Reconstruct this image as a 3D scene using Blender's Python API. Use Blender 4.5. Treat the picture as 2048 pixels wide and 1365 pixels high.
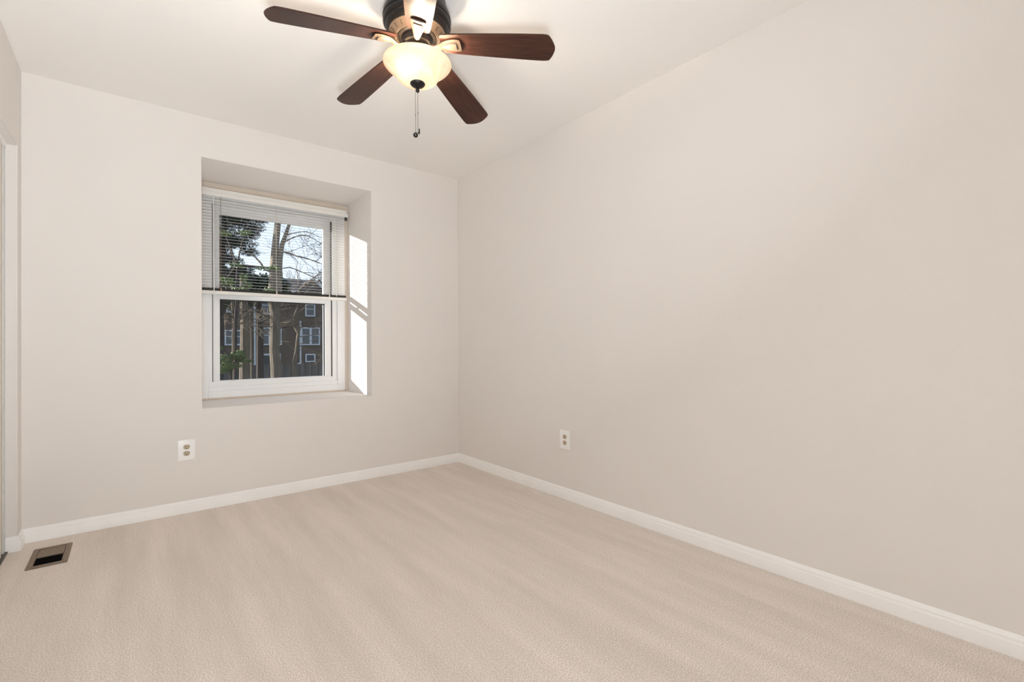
import bpy, bmesh, math, random
from mathutils import Vector, Matrix

# ------------------------------------------------------------------ clearing
for o in list(bpy.data.objects):
    bpy.data.objects.remove(o)
SC = bpy.context.scene
COL = SC.collection

# ------------------------------------------------------------------ camera
F_PX = 950.18
CAM = Vector((-2.2097, -3.4991, 1.0117))
FWD = Vector((0.62576044, 0.77999056, 0.00621266)).normalized()
RGT = Vector((0.78001439, -0.62572766, -0.0065158)).normalized()
UPV = RGT.cross(FWD).normalized()
cam_data = bpy.data.cameras.new('camera')
cam_data.sensor_fit = 'HORIZONTAL'
cam_data.sensor_width = 36.0
cam_data.lens = F_PX / 2048.0 * 36.0
cam_data.clip_start = 0.02
cam_data.clip_end = 500
cam = bpy.data.objects.new('camera', cam_data)
COL.objects.link(cam)
m = Matrix.Identity(4)
for i in range(3):
    m[i][0] = RGT[i]; m[i][1] = UPV[i]; m[i][2] = -FWD[i]; m[i][3] = CAM[i]
cam.matrix_world = m
SC.camera = cam

# ------------------------------------------------------------------ world (sky)
world = bpy.data.worlds.new('sky')
SC.world = world
world.use_nodes = True
wt = world.node_tree
wt.nodes.clear()
w_out = wt.nodes.new('ShaderNodeOutputWorld')
w_bg = wt.nodes.new('ShaderNodeBackground')
w_tc = wt.nodes.new('ShaderNodeTexCoord')
w_sep = wt.nodes.new('ShaderNodeSeparateXYZ')
w_ramp = wt.nodes.new('ShaderNodeValToRGB')
w_ramp.color_ramp.elements[0].position = 0.0
w_ramp.color_ramp.elements[0].color = (0.80, 0.90, 1.0, 1)
w_ramp.color_ramp.elements[1].position = 1.0
w_ramp.color_ramp.elements[1].color = (0.42, 0.58, 0.86, 1)
el = w_ramp.color_ramp.elements.new(0.35)
el.color = (0.62, 0.79, 1.0, 1)
wt.links.new(w_tc.outputs['Generated'], w_sep.inputs[0])
wt.links.new(w_sep.outputs['Z'], w_ramp.inputs[0])
wt.links.new(w_ramp.outputs[0], w_bg.inputs[0])
w_bg.inputs[1].default_value = 1.3
wt.links.new(w_bg.outputs[0], w_out.inputs[0])

# ------------------------------------------------------------------ sun
sun_data = bpy.data.lights.new('sun', 'SUN')
sun_data.energy = 13.0
sun_data.angle = 0.006
sun_data.color = (1.0, 0.97, 0.92)
sun = bpy.data.objects.new('sun', sun_data)
COL.objects.link(sun)
SUN_DIR = Vector((1.8, -1.0, -0.345)).normalized()
sun.rotation_euler = SUN_DIR.to_track_quat('-Z', 'Y').to_euler()
sun.location = (-20, 12, 8)

# assumed flash bounced off the ceiling: unseen area light added to brighten the room
fl_data = bpy.data.lights.new('assumed_fill_flash', 'AREA')
fl_data.shape = 'DISK'
fl_data.size = 0.30
fl_data.spread = math.radians(140)
fl_data.energy = 40.0
fl_data.color = (0.90, 0.962, 1.0)
fill_light = bpy.data.objects.new('assumed_fill_flash', fl_data)
COL.objects.link(fill_light)
fill_light.location = (-2.25, -3.65, 0.62)
fill_light.rotation_euler = Vector((-0.17, 0.92, 1.0)).to_track_quat('-Z', 'Y').to_euler()

BULB = 350.0          # lamp glow of the two bulbs in the fan's bowl

# ------------------------------------------------------------------ exposure
SC.view_settings.view_transform = 'Standard'
SC.view_settings.look = 'None'
SC.view_settings.exposure = 0.0
SC.view_settings.gamma = 1.0
SC.view_settings.use_curve_mapping = False
SC.cycles.max_bounces = 24
SC.cycles.diffuse_bounces = 16
SC.cycles.transparent_max_bounces = 24


def at(px, py, y):
    """World point on the plane y = const that the photograph shows at (px, py)."""
    d = FWD + RGT * ((px - 1024.0) / F_PX) - UPV * ((py - 682.5) / F_PX)
    return CAM + d * ((y - CAM.y) / d.y)


# ------------------------------------------------------------------ materials
def new_mat(name):
    mt = bpy.data.materials.new(name)
    mt.use_nodes = True
    nt = mt.node_tree
    b = nt.nodes['Principled BSDF']
    return mt, nt, b


def setin(b, key, v):
    if key in b.inputs:
        b.inputs[key].default_value = v


def plain(name, col, rough=0.6, metal=0.0, spec=0.5, var=0.06, scale=30.0, bump=0.0, bscale=200.0, stretch=None, coat=0.0):
    """Procedural paint / metal / plastic: a base colour with a little noise in it, optional bump."""
    mt, nt, b = new_mat(name)
    setin(b, 'Roughness', rough); setin(b, 'Metallic', metal); setin(b, 'Specular IOR Level', spec)
    setin(b, 'Coat Weight', coat)
    tc = nt.nodes.new('ShaderNodeTexCoord')
    mp = nt.nodes.new('ShaderNodeMapping')
    if stretch: mp.inputs['Scale'].default_value = stretch
    nt.links.new(tc.outputs['Object'], mp.inputs[0])
    nz = nt.nodes.new('ShaderNodeTexNoise')
    nz.inputs['Scale'].default_value = scale
    nz.inputs['Detail'].default_value = 4
    nt.links.new(mp.outputs[0], nz.inputs['Vector'])
    rp = nt.nodes.new('ShaderNodeValToRGB')
    rp.color_ramp.elements[0].position = 0.3
    rp.color_ramp.elements[1].position = 0.7
    rp.color_ramp.elements[0].color = tuple(c * (1 - var) for c in col) + (1,)
    rp.color_ramp.elements[1].color = tuple(min(1, c * (1 + var)) for c in col) + (1,)
    nt.links.new(nz.outputs['Fac'], rp.inputs[0])
    nt.links.new(rp.outputs[0], b.inputs['Base Color'])
    if bump > 0:
        n2 = nt.nodes.new('ShaderNodeTexNoise')
        n2.inputs['Scale'].default_value = bscale
        n2.inputs['Detail'].default_value = 3
        nt.links.new(mp.outputs[0], n2.inputs['Vector'])
        bp = nt.nodes.new('ShaderNodeBump')
        bp.inputs['Strength'].default_value = bump
        bp.inputs['Distance'].default_value = 0.002
        nt.links.new(n2.outputs['Fac'], bp.inputs['Height'])
        nt.links.new(bp.outputs[0], b.inputs['Normal'])
    return mt


M = {}
M['wall'] = plain('wall_paint', (0.788, 0.758, 0.732), 0.75, spec=0.25, var=0.006, scale=2.0, bump=0.03, bscale=350)
M['ceiling'] = plain('ceiling_paint', (0.86, 0.84, 0.82), 0.85, spec=0.2, var=0.006, scale=2.0, bump=0.03, bscale=300)
M['trim'] = plain('white_trim_paint', (0.93, 0.93, 0.925), 0.35, spec=0.5, var=0.01, scale=8)
M['vinyl'] = plain('white_vinyl', (0.84, 0.85, 0.86), 0.4, var=0.012, scale=10)
M['caulk'] = plain('beige_window_trim', (0.70, 0.62, 0.53), 0.7, var=0.02, scale=12)
M['gasket'] = plain('dark_gasket', (0.02, 0.02, 0.02), 0.6)
M['slat'] = plain('ivory_slat', (0.66, 0.635, 0.585), 0.45, var=0.015, scale=20)
M['rail'] = plain('offwhite_rail', (0.80, 0.79, 0.76), 0.4, var=0.015, scale=20)
M['stack'] = plain('shaded_slat_edges', (0.022, 0.020, 0.018), 0.5, var=0.2, scale=60)  # dark instead of ivory: shade in the gathered slats put into the colour
M['cord'] = plain('cord', (0.72, 0.68, 0.60), 0.8)
M['tape'] = plain('brown_cord', (0.30, 0.20, 0.13), 0.8)
M['plate'] = plain('white_plate', (0.92, 0.92, 0.915), 0.3, var=0.01, scale=30)
M['almond'] = plain('almond_plastic', (0.52, 0.44, 0.32), 0.4, var=0.04, scale=80)
M['slot'] = plain('slot_dark', (0.02, 0.015, 0.01), 0.6)
M['steel'] = plain('steel', (0.55, 0.54, 0.52), 0.35, metal=1.0)
M['register'] = plain('brown_register_paint', (0.20, 0.145, 0.10), 0.5, var=0.05, scale=40)
M['register_dark'] = plain('duct_shade', (0.004, 0.003, 0.003), 0.9, spec=0.1)  # near black: shade inside the duct put into the colour
M['door'] = plain('closet_door_white', (0.80, 0.79, 0.75), 0.45, var=0.012, scale=5)
M['door_edge'] = plain('dark_door_edge', (0.10, 0.09, 0.07), 0.45)
M['channel'] = plain('tan_gap_reflection', (0.62, 0.54, 0.43), 0.5, var=0.03)
M['alu'] = plain('pale_metal_channel', (0.68, 0.70, 0.70), 0.4, metal=0.0)
M['bronze'] = plain('dark_bronze', (0.011, 0.009, 0.008), 0.40, metal=0.0, spec=0.3, var=0.15, scale=25)
M['bronze_lit'] = plain('bulb_lit_bronze', (0.17, 0.125, 0.09), 0.42, metal=0.4, var=0.12, scale=40)  # lighter copy of the bronze: glow of the bulbs put into the colour
M['black'] = plain('black_fob', (0.012, 0.011, 0.010), 0.3)
M['fence'] = plain('weathered_fence', (0.13, 0.125, 0.12), 0.9, var=0.3, scale=3, stretch=(6, 6, 0.6))
M['bark'] = plain('bark', (0.18, 0.145, 0.105), 0.95, var=0.3, scale=12, bump=0.4, bscale=30, stretch=(1, 1, 0.25))
M['bark_dark'] = plain('dark_bark', (0.06, 0.045, 0.038), 0.95, var=0.35, scale=14, bump=0.4, bscale=30, stretch=(1, 1, 0.25))
M['needle'] = plain('evergreen_needles', (0.032, 0.045, 0.034), 0.7, var=0.5, scale=4)
M['twig'] = plain('sunlit_twigs', (0.36, 0.29, 0.21), 0.95, var=0.25, scale=12)  # lighter than the bark: sunlight on the twigs put into the colour
M['twig_brown'] = plain('brown_twigs', (0.20, 0.155, 0.115), 0.95, var=0.25, scale=12)
M['leaf'] = plain('green_leaves', (0.14, 0.19, 0.06), 0.6, var=0.5, scale=5)
M['leaf_dark'] = plain('dark_green_leaves', (0.03, 0.048, 0.026), 0.6, var=0.5, scale=5)
M['roof'] = plain('roof_shingles', (0.12, 0.10, 0.085), 0.95, var=0.25, scale=3)
M['white_ext'] = plain('white_exterior_trim', (0.66, 0.70, 0.73), 0.6, var=0.05, scale=3)
M['ext_door'] = plain('dark_exterior_door', (0.05, 0.055, 0.06), 0.6)
M['ground'] = plain('leaf_litter_ground', (0.14, 0.115, 0.08), 0.95, var=0.4, scale=0.8)


def mat_carpet():
    mt, nt, b = new_mat('beige_carpet')
    setin(b, 'Roughness', 0.95); setin(b, 'Specular IOR Level', 0.1)
    setin(b, 'Sheen Weight', 0.15)
    tc = nt.nodes.new('ShaderNodeTexCoord')
    # tufts
    n1 = nt.nodes.new('ShaderNodeTexNoise'); n1.inputs['Scale'].default_value = 250; n1.inputs['Detail'].default_value = 4
    nt.links.new(tc.outputs['Object'], n1.inputs['Vector'])
    r1 = nt.nodes.new('ShaderNodeValToRGB')
    r1.color_ramp.elements[0].position = 0.34; r1.color_ramp.elements[1].position = 0.66
    r1.color_ramp.elements[0].color = (0.575, 0.507, 0.448, 1)
    r1.color_ramp.elements[1].color = (1.0, 0.925, 0.855, 1)
    nt.links.new(n1.outputs['Fac'], r1.inputs[0])
    # vacuum streaks: pile brushed in slightly different directions
    mp = nt.nodes.new('ShaderNodeMapping')
    mp.inputs['Rotation'].default_value = (0, 0, math.radians(-12))
    mp.inputs['Scale'].default_value = (5.0, 0.55, 1)
    nt.links.new(tc.outputs['Object'], mp.inputs[0])
    n2 = nt.nodes.new('ShaderNodeTexNoise'); n2.inputs['Scale'].default_value = 1.6; n2.inputs['Detail'].default_value = 5
    n2.inputs['Roughness'].default_value = 0.6
    nt.links.new(mp.outputs[0], n2.inputs['Vector'])
    r2 = nt.nodes.new('ShaderNodeMapRange')
    r2.inputs['From Min'].default_value = 0.35; r2.inputs['From Max'].default_value = 0.65
    r2.inputs['To Min'].default_value = 0.925; r2.inputs['To Max'].default_value = 1.06
    nt.links.new(n2.outputs['Fac'], r2.inputs['Value'])
    mx = nt.nodes.new('ShaderNodeMix'); mx.data_type = 'RGBA'; mx.blend_type = 'MULTIPLY'
    mx.inputs['Factor'].default_value = 1.0
    nt.links.new(r1.outputs[0], mx.inputs['A'])
    cmb = nt.nodes.new('ShaderNodeCombineColor')
    for k in range(3): nt.links.new(r2.outputs[0], cmb.inputs[k])
    nt.links.new(cmb.outputs[0], mx.inputs['B'])
    nt.links.new(mx.outputs['Result'], b.inputs['Base Color'])
    n3 = nt.nodes.new('ShaderNodeTexNoise'); n3.inputs['Scale'].default_value = 300; n3.inputs['Detail'].default_value = 2
    nt.links.new(tc.outputs['Object'], n3.inputs['Vector'])
    bp = nt.nodes.new('ShaderNodeBump'); bp.inputs['Strength'].default_value = 0.55; bp.inputs['Distance'].default_value = 0.006
    nt.links.new(n3.outputs['Fac'], bp.inputs['Height'])
    nt.links.new(bp.outputs[0], b.inputs['Normal'])
    return mt


def mat_wood():
    mt, nt, b = new_mat('walnut_blade')
    setin(b, 'Roughness', 0.34); setin(b, 'Specular IOR Level', 0.3)
    tc = nt.nodes.new('ShaderNodeTexCoord')
    mp = nt.nodes.new('ShaderNodeMapping'); mp.inputs['Scale'].default_value = (2.0, 26.0, 26.0)
    nt.links.new(tc.outputs['Object'], mp.inputs[0])
    n1 = nt.nodes.new('ShaderNodeTexNoise'); n1.inputs['Scale'].default_value = 5; n1.inputs['Detail'].default_value = 6
    n1.inputs['Distortion'].default_value = 0.4
    nt.links.new(mp.outputs[0], n1.inputs['Vector'])
    r = nt.nodes.new('ShaderNodeValToRGB')
    r.color_ramp.elements[0].position = 0.28; r.color_ramp.elements[0].color = (0.022, 0.008, 0.006, 1)
    r.color_ramp.elements[1].position = 0.75; r.color_ramp.elements[1].color = (0.072, 0.028, 0.018, 1)
    nt.links.new(n1.outputs['Fac'], r.inputs[0])
    nt.links.new(r.outputs[0], b.inputs['Base Color'])
    return mt


def mat_brick():
    mt, nt, b = new_mat('brown_brick')
    setin(b, 'Roughness', 0.9)
    tc = nt.nodes.new('ShaderNodeTexCoord')
    mp = nt.nodes.new('ShaderNodeMapping'); mp.inputs['Rotation'].default_value = (math.radians(90), 0, 0)
    nt.links.new(tc.outputs['Object'], mp.inputs[0])
    br = nt.nodes.new('ShaderNodeTexBrick')
    br.inputs['Color1'].default_value = (0.145, 0.104, 0.074, 1)
    br.inputs['Color2'].default_value = (0.11, 0.08, 0.058, 1)
    br.inputs['Mortar'].default_value = (0.15, 0.13, 0.115, 1)
    br.inputs['Scale'].default_value = 4.5
    br.inputs['Mortar Size'].default_value = 0.012
    nt.links.new(mp.outputs[0], br.inputs['Vector'])
    nt.links.new(br.outputs['Color'], b.inputs['Base Color'])
    return mt


def mat_glass(name, tint=(1, 1, 1), refl=0.05):
    mt = bpy.data.materials.new(name); mt.use_nodes = True
    nt = mt.node_tree; nt.nodes.clear()
    out = nt.nodes.new('ShaderNodeOutputMaterial')
    tr = nt.nodes.new('ShaderNodeBsdfTransparent'); tr.inputs[0].default_value = tint + (1,)
    gl = nt.nodes.new('ShaderNodeBsdfGlossy'); gl.inputs['Roughness'].default_value = 0.02
    lw = nt.nodes.new('ShaderNodeLayerWeight'); lw.inputs['Blend'].default_value = refl * 4
    ms = nt.nodes.new('ShaderNodeMath'); ms.operation = 'MULTIPLY'; ms.inputs[1].default_value = 0.35
    nt.links.new(lw.outputs['Fresnel'], ms.inputs[0])
    mx = nt.nodes.new('ShaderNodeMixShader')
    nt.links.new(ms.outputs[0], mx.inputs[0]); nt.links.new(tr.outputs[0], mx.inputs[1]); nt.links.new(gl.outputs[0], mx.inputs[2])
    nt.links.new(mx.outputs[0], out.inputs[0])
    return mt


def mat_screen():
    mt = bpy.data.materials.new('insect_screen_mesh'); mt.use_nodes = True
    nt = mt.node_tree; nt.nodes.clear()
    out = nt.nodes.new('ShaderNodeOutputMaterial')
    tr = nt.nodes.new('ShaderNodeBsdfTransparent')
    df = nt.nodes.new('ShaderNodeBsdfDiffuse'); df.inputs[0].default_value = (0.06, 0.062, 0.06, 1)
    mx = nt.nodes.new('ShaderNodeMixShader'); mx.inputs[0].default_value = 0.24
    nt.links.new(tr.outputs[0], mx.inputs[1]); nt.links.new(df.outputs[0], mx.inputs[2])
    nt.links.new(mx.outputs[0], out.inputs[0])
    return mt


def mat_bowl():
    """Frosted amber glass: scatters the bulbs' light through and lets part of it pass straight."""
    mt = bpy.data.materials.new('frosted_amber_glass'); mt.use_nodes = True
    nt = mt.node_tree; nt.nodes.clear()
    out = nt.nodes.new('ShaderNodeOutputMaterial')
    tl = nt.nodes.new('ShaderNodeBsdfTranslucent')
    df = nt.nodes.new('ShaderNodeBsdfDiffuse')
    tc = nt.nodes.new('ShaderNodeTexCoord')
    nz = nt.nodes.new('ShaderNodeTexNoise'); nz.inputs['Scale'].default_value = 9; nz.inputs['Detail'].default_value = 5
    nz.inputs['Distortion'].default_value = 1.2
    nt.links.new(tc.outputs['Object'], nz.inputs['Vector'])
    rp = nt.nodes.new('ShaderNodeValToRGB')
    rp.color_ramp.elements[0].position = 0.35; rp.color_ramp.elements[0].color = (0.93, 0.66, 0.42, 1)
    rp.color_ramp.elements[1].position = 0.6; rp.color_ramp.elements[1].color = (0.95, 0.79, 0.60, 1)
    nt.links.new(nz.outputs['Fac'], rp.inputs[0])
    nt.links.new(rp.outputs[0], tl.inputs[0]); nt.links.new(rp.outputs[0], df.inputs[0])
    m1 = nt.nodes.new('ShaderNodeMixShader'); m1.inputs[0].default_value = 0.979
    nt.links.new(tl.outputs[0], m1.inputs[1]); nt.links.new(df.outputs[0], m1.inputs[2])
    tr = nt.nodes.new('ShaderNodeBsdfTransparent'); tr.inputs[0].default_value = (1.0, 0.90, 0.74, 1)
    m2 = nt.nodes.new('ShaderNodeMixShader'); m2.inputs[0].default_value = 0.0
    nt.links.new(m1.outputs[0], m2.inputs[1]); nt.links.new(tr.outputs[0], m2.inputs[2])
    gl = nt.nodes.new('ShaderNodeBsdfGlossy'); gl.inputs['Roughness'].default_value = 0.25
    m3 = nt.nodes.new('ShaderNodeMixShader'); m3.inputs[0].default_value = 0.04
    nt.links.new(m2.outputs[0], m3.inputs[1]); nt.links.new(gl.outputs[0], m3.inputs[2])
    nt.links.new(m3.outputs[0], out.inputs[0])
    return mt


def mat_bulb():
    mt = bpy.data.materials.new('glowing_bulb'); mt.use_nodes = True
    nt = mt.node_tree; nt.nodes.clear()
    out = nt.nodes.new('ShaderNodeOutputMaterial')
    em = nt.nodes.new('ShaderNodeEmission'); em.inputs[0].default_value = (1.0, 0.87, 0.71, 1); em.inputs[1].default_value = BULB
    nt.links.new(em.outputs[0], out.inputs[0])
    return mt


M['carpet'] = mat_carpet(); M['wood'] = mat_wood(); M['brick'] = mat_brick()
M['glass'] = mat_glass('clear_window_glass'); M['screen'] = mat_screen()
M['far_glass'] = plain('dark_house_window', (0.05, 0.07, 0.09), 0.08, spec=0.8, var=0.3, scale=2)
M['bowl'] = mat_bowl(); M['bulb'] = mat_bulb()

# ------------------------------------------------------------------ mesh helpers


def add_box(bm, x0, x1, y0, y1, z0, z1):
    vs = [bm.verts.new((x, y, z)) for x in (x0, x1) for y in (y0, y1) for z in (z0, z1)]
    for q in ((0, 1, 3, 2), (4, 6, 7, 5), (0, 4, 5, 1), (2, 3, 7, 6), (0, 2, 6, 4), (1, 5, 7, 3)):
        bm.faces.new([vs[i] for i in q])
    return vs


def box_bm(*a, bevel=0.0, seg=2):
    bm = bmesh.new(); add_box(bm, *a)
    if bevel: bmesh.ops.bevel(bm, geom=bm.edges[:], offset=bevel, segments=seg, affect='EDGES', profile=0.6)
    return bm


def add_tube(bm, pts, rad, n=8, cap=True):
    pts = [Vector(p) for p in pts]
    if not hasattr(rad, '__len__'): rad = [rad] * len(pts)
    rings = []
    prev = None
    for i, p in enumerate(pts):
        if i == 0: t = pts[1] - pts[0]
        elif i == len(pts) - 1: t = pts[-1] - pts[-2]
        else: t = pts[i + 1] - pts[i - 1]
        t = t.normalized() if t.length > 1e-9 else Vector((0, 0, 1))
        if prev is None:
            a = Vector((0, 0, 1)) if abs(t.z) < 0.9 else Vector((1, 0, 0))
            u = t.cross(a).normalized()
        else:
            u = (prev - t * prev.dot(t))
            u = u.normalized() if u.length > 1e-6 else t.orthogonal().normalized()
        prev = u
        v = t.cross(u)
        rings.append([bm.verts.new(p + (u * math.cos(2 * math.pi * k / n) + v * math.sin(2 * math.pi * k / n)) * rad[i]) for k in range(n)])
    for a, b in zip(rings, rings[1:]):
        for k in range(n):
            bm.faces.new((a[k], a[(k + 1) % n], b[(k + 1) % n], b[k]))
    if cap:
        try:
            bm.faces.new(rings[0][::-1]); bm.faces.new(rings[-1])
        except ValueError:
            pass


def add_lathe(bm, prof, n=64, c=(0, 0, 0)):
    rings = []
    for r, z in prof:
        if r < 1e-6:
            rings.append([bm.verts.new((c[0], c[1], c[2] + z))])
        else:
            rings.append([bm.verts.new((c[0] + r * math.cos(2 * math.pi * k / n), c[1] + r * math.sin(2 * math.pi * k / n), c[2] + z)) for k in range(n)])
    for a, b in zip(rings, rings[1:]):
        for k in range(n):
            k2 = (k + 1) % n
            if len(a) == 1 and len(b) == 1: continue
            if len(a) == 1: bm.faces.new((a[0], b[k2], b[k]))
            elif len(b) == 1: bm.faces.new((a[k], a[k2], b[0]))
            else: bm.faces.new((a[k], a[k2], b[k2], b[k]))


def add_outline(bm, pts, z0, z1):
    """Prism from a closed outline in the xy plane."""
    lo = [bm.verts.new((x, y, z0)) for x, y in pts]
    hi = [bm.verts.new((x, y, z1)) for x, y in pts]
    bm.faces.new(lo[::-1]); bm.faces.new(hi)
    n = len(pts)
    for k in range(n): bm.faces.new((lo[k], lo[(k + 1) % n], hi[(k + 1) % n], hi[k]))


def link(name, bm, mat, parent=None, smooth=False, loc=None):
    bmesh.ops.recalc_face_normals(bm, faces=bm.faces[:])
    me = bpy.data.meshes.new(name)
    bm.to_mesh(me); bm.free()
    if smooth:
        for p in me.polygons: p.use_smooth = True
        if smooth != 'all':
            me.set_sharp_from_angle(angle=math.radians(35))
    mats = mat if isinstance(mat, (list, tuple)) else [mat]
    for mt in mats: me.materials.append(mt)
    o = bpy.data.objects.new(name, me)
    COL.objects.link(o)
    if loc is not None: o.location = loc
    if parent is not None: o.parent = parent
    return o


def empty(name, loc=(0, 0, 0), rz=0.0):
    o = bpy.data.objects.new(name, None); COL.objects.link(o)
    o.empty_display_size = 0.1
    o.location = loc; o.rotation_euler = (0, 0, rz)
    return o


def tag(o, label=None, cat=None, group=None, kind=None):
    if label: o['label'] = label
    if cat: o['category'] = cat
    if group: o['group'] = group
    if kind: o['kind'] = kind
    return o


def struct(o, label=None, cat=None):
    return tag(o, label, cat, None, 'structure')


# ------------------------------------------------------------------ room shell
H = 2.44
XL = -2.651          # left wall plane
YR = -4.3            # room runs on behind the camera
OX0, OX1, OZ0, OZ1 = -1.865, -0.775, 0.623, 2.189      # window opening
DEPTH = 0.517        # depth of the window recess
WT = 0.64            # total wall thickness at the recess

f = link('floor', box_bm(-2.86, 0.12, YR, 0.03, -0.06, 0.0), M['carpet'])
struct(f, 'beige cut pile carpet floor with vacuum streaks', 'floor')
c = link('ceiling', box_bm(-2.86, 0.12, YR, 0.03, H, H + 0.08), M['ceiling'])
struct(c, 'smooth off white ceiling carrying the fan', 'ceiling')

# back wall with the deep window recess
bm = bmesh.new()
xs = [-2.86, OX0, OX1, 0.12]; zs = [-0.06, OZ0, OZ1, H + 0.08]
def ring_face(y, flip):
    V = [[bm.verts.new((x, y, z)) for z in zs] for x in xs]
    for i in range(3):
        for j in range(3):
            if i == 1 and j == 1: continue
            bm.faces.new((V[i][j], V[i + 1][j], V[i + 1][j + 1], V[i][j + 1]))
    return V
A = ring_face(0.0, False); B = ring_face(WT, True)
for (i, j), (k, l) in (((1, 1), (2, 1)), ((2, 1), (2, 2)), ((2, 2), (1, 2)), ((1, 2), (1, 1))):
    bm.faces.new((A[i][j], A[k][l], B[k][l], B[i][j]))
for (i, j), (k, l) in ([((a, 0), (a + 1, 0)) for a in range(3)] + [((a, 3), (a + 1, 3)) for a in range(3)] +
                       [((0, a), (0, a + 1)) for a in range(3)] + [((3, a), (3, a + 1)) for a in range(3)]):
    bm.faces.new((A[i][j], A[k][l], B[k][l], B[i][j]))
corner = {A[1][1], A[2][1], A[2][2], A[1][2]}
eds = [e for e in bm.edges if e.verts[0] in corner and e.verts[1] in corner]
bmesh.ops.bevel(bm, geom=eds, offset=0.007, segments=3, affect='EDGES', profile=0.5)
w = link('wall_back', bm, M['wall'], smooth=True)
struct(w, 'beige back wall with a deep window recess', 'wall')

w = link('wall_right', box_bm(0.0, 0.12, YR, 0.0, 0.0, H), M['wall'])
struct(w, 'long bare beige wall on the right', 'wall')

w = link('wall_rear', box_bm(-2.86, 0.12, YR - 0.12, YR, -0.06, H + 0.08), M['wall'])
struct(w, 'beige wall behind the camera', 'wall')

JY = -0.107; HZ = 2.018
bm = bmesh.new()
add_box(bm, XL - 0.11, XL, JY, 0.0, 0.0, H)                 # stub by the corner
add_box(bm, XL - 0.11, XL, -2.2, JY, HZ, H)                 # header over the closet
add_box(bm, XL - 0.11, XL, YR, -2.2, 0.0, H)                # near pier
add_box(bm, XL - 0.21, XL - 0.17, YR, 0.0, 0.0, H)          # back of the closet
bmesh.ops.bevel(bm, geom=[e for e in bm.edges if all(abs(v.co.x - XL) < 1e-6 for v in e.verts) and
                          ((abs(e.verts[0].co.y - JY) < 1e-6 and abs(e.verts[1].co.y - JY) < 1e-6 and min(v.co.z for v in e.verts) < 1) or
                           (abs(e.verts[0].co.z - HZ) < 1e-6 and abs(e.verts[1].co.z - HZ) < 1e-6))],
                offset=0.005, segments=2, affect='EDGES')
w = link('wall_left', bm, M['wall'])
struct(w, 'beige left wall with the closet opening', 'wall')

# baseboards: one moulded profile mitred round the room
PROF = [(0.0, 0.0), (0.0150, 0.0), (0.0150, 0.0440), (0.0142, 0.0468), (0.0098, 0.0505), (0.0094, 0.0560), (0.0096, 0.0580),
        (0.0070, 0.0618), (0.0056, 0.0680), (0.0030, 0.0715), (0.0, 0.0725)]
PATH = [Vector((XL - 0.041, JY)), Vector((XL, JY)), Vector((XL, 0.0)), Vector((0.0, 0.0)), Vector((0.0, YR))]
def path_off(i, d):
    def nrm(a, b):
        t = (b - a).normalized(); return Vector((t.y, -t.x))
    p = PATH[i]
    if i == 0: return p + nrm(PATH[0], PATH[1]) * d
    if i == len(PATH) - 1: return p + nrm(PATH[-2], PATH[-1]) * d
    a, b = nrm(PATH[i - 1], p), nrm(p, PATH[i + 1])
    k = (a + b); k = k / (1 + a.dot(b))
    return p + k * d
def base_seg(name, segs, label):
    bm = bmesh.new()
    for s in segs:
        L = [[bm.verts.new((*path_off(i, d), z)) for d, z in PROF] for i in (s, s + 1)]
        for k in range(len(PROF) - 1):
            bm.faces.new((L[0][k], L[0][k + 1], L[1][k + 1], L[1][k]))
        bm.faces.new((L[0][0], L[0][-1], L[1][-1], L[1][0]))
        bm.faces.new(L[0]); bm.faces.new(L[1][::-1])
    o = link(name, bm, M['trim'], smooth=True)
    struct(o, label, 'baseboard')
base_seg('baseboard_left', [0, 1], 'short white baseboard wrapping the closet corner')
base_seg('baseboard_back', [2], 'white baseboard under the window wall')
base_seg('baseboard_right', [3], 'long white baseboard along the right wall')

# closet: sliding door in its opening
DX = XL - 0.043
door = empty('door_1', (DX, -0.7, 0.0))
struct(door, 'white sliding closet door with a dark rounded edge', 'door')
def rounded_rect(y0, y1, z0, z1, rt, n=6):
    pts = []
    q = 0.006
    for cy, cz, a0, r in ((y1 - rt, z1 - rt, 0, rt), (y0 + rt, z1 - rt, 90, rt), (y0 + q, z0 + q, 180, q), (y1 - q, z0 + q, 270, q)):
        for k in range(n + 1):
            a = math.radians(a0 + 90 * k / n)
            pts.append((cy + r * math.cos(a), cz + r * math.sin(a)))
    return pts
def yz_prism(bm, pts, x0, x1):
    lo = [bm.verts.new((x0, y, z)) for y, z in pts]; hi = [bm.verts.new((x1, y, z)) for y, z in pts]
    bm.faces.new(lo[::-1]); bm.faces.new(hi)
    n = len(pts)
    for k in range(n): bm.faces.new((lo[k], lo[(k + 1) % n], hi[(k + 1) % n], hi[k]))
bm = bmesh.new(); yz_prism(bm, [(y + 0.7, z) for y, z in rounded_rect(-1.30, -0.245, 0.022, 1.985, 0.03)], -0.020, 0.006)
link('door_panel', bm, M['door'], door)
bm = bmesh.new(); yz_prism(bm, [(y + 0.7, z) for y, z in rounded_rect(-1.308, -0.232, 0.018, 1.993, 0.036)], -0.024, -0.002)
o = link('edge_gasket', bm, M['door_edge'], door); o['label'] = 'dark rounded edge strip'
bm = bmesh.new(); add_box(bm, -0.03, -0.004, 0.7 - 0.232, 0.7 - 0.15, 0.02, 2.0)
o = link('tan_gap_strip', bm, M['channel'], door); o['label'] = 'tan strip filling the door gap, reflection put into its colour'  # fills the gap by the jamb, its tan reflection painted on
bm = bmesh.new(); add_box(bm, -0.03, 0.001, 0.7 - 0.15, 0.7 + JY, 0.0, 2.0)
o = link('side_channel', bm, M['alu'], door); o['label'] = 'pale metal side channel'
bm = bmesh.new(); add_box(bm, -0.032, 0.006, -1.5, 0.7 + JY, 1.998, 2.018)
link('top_track', bm, M['trim'], door)
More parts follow.
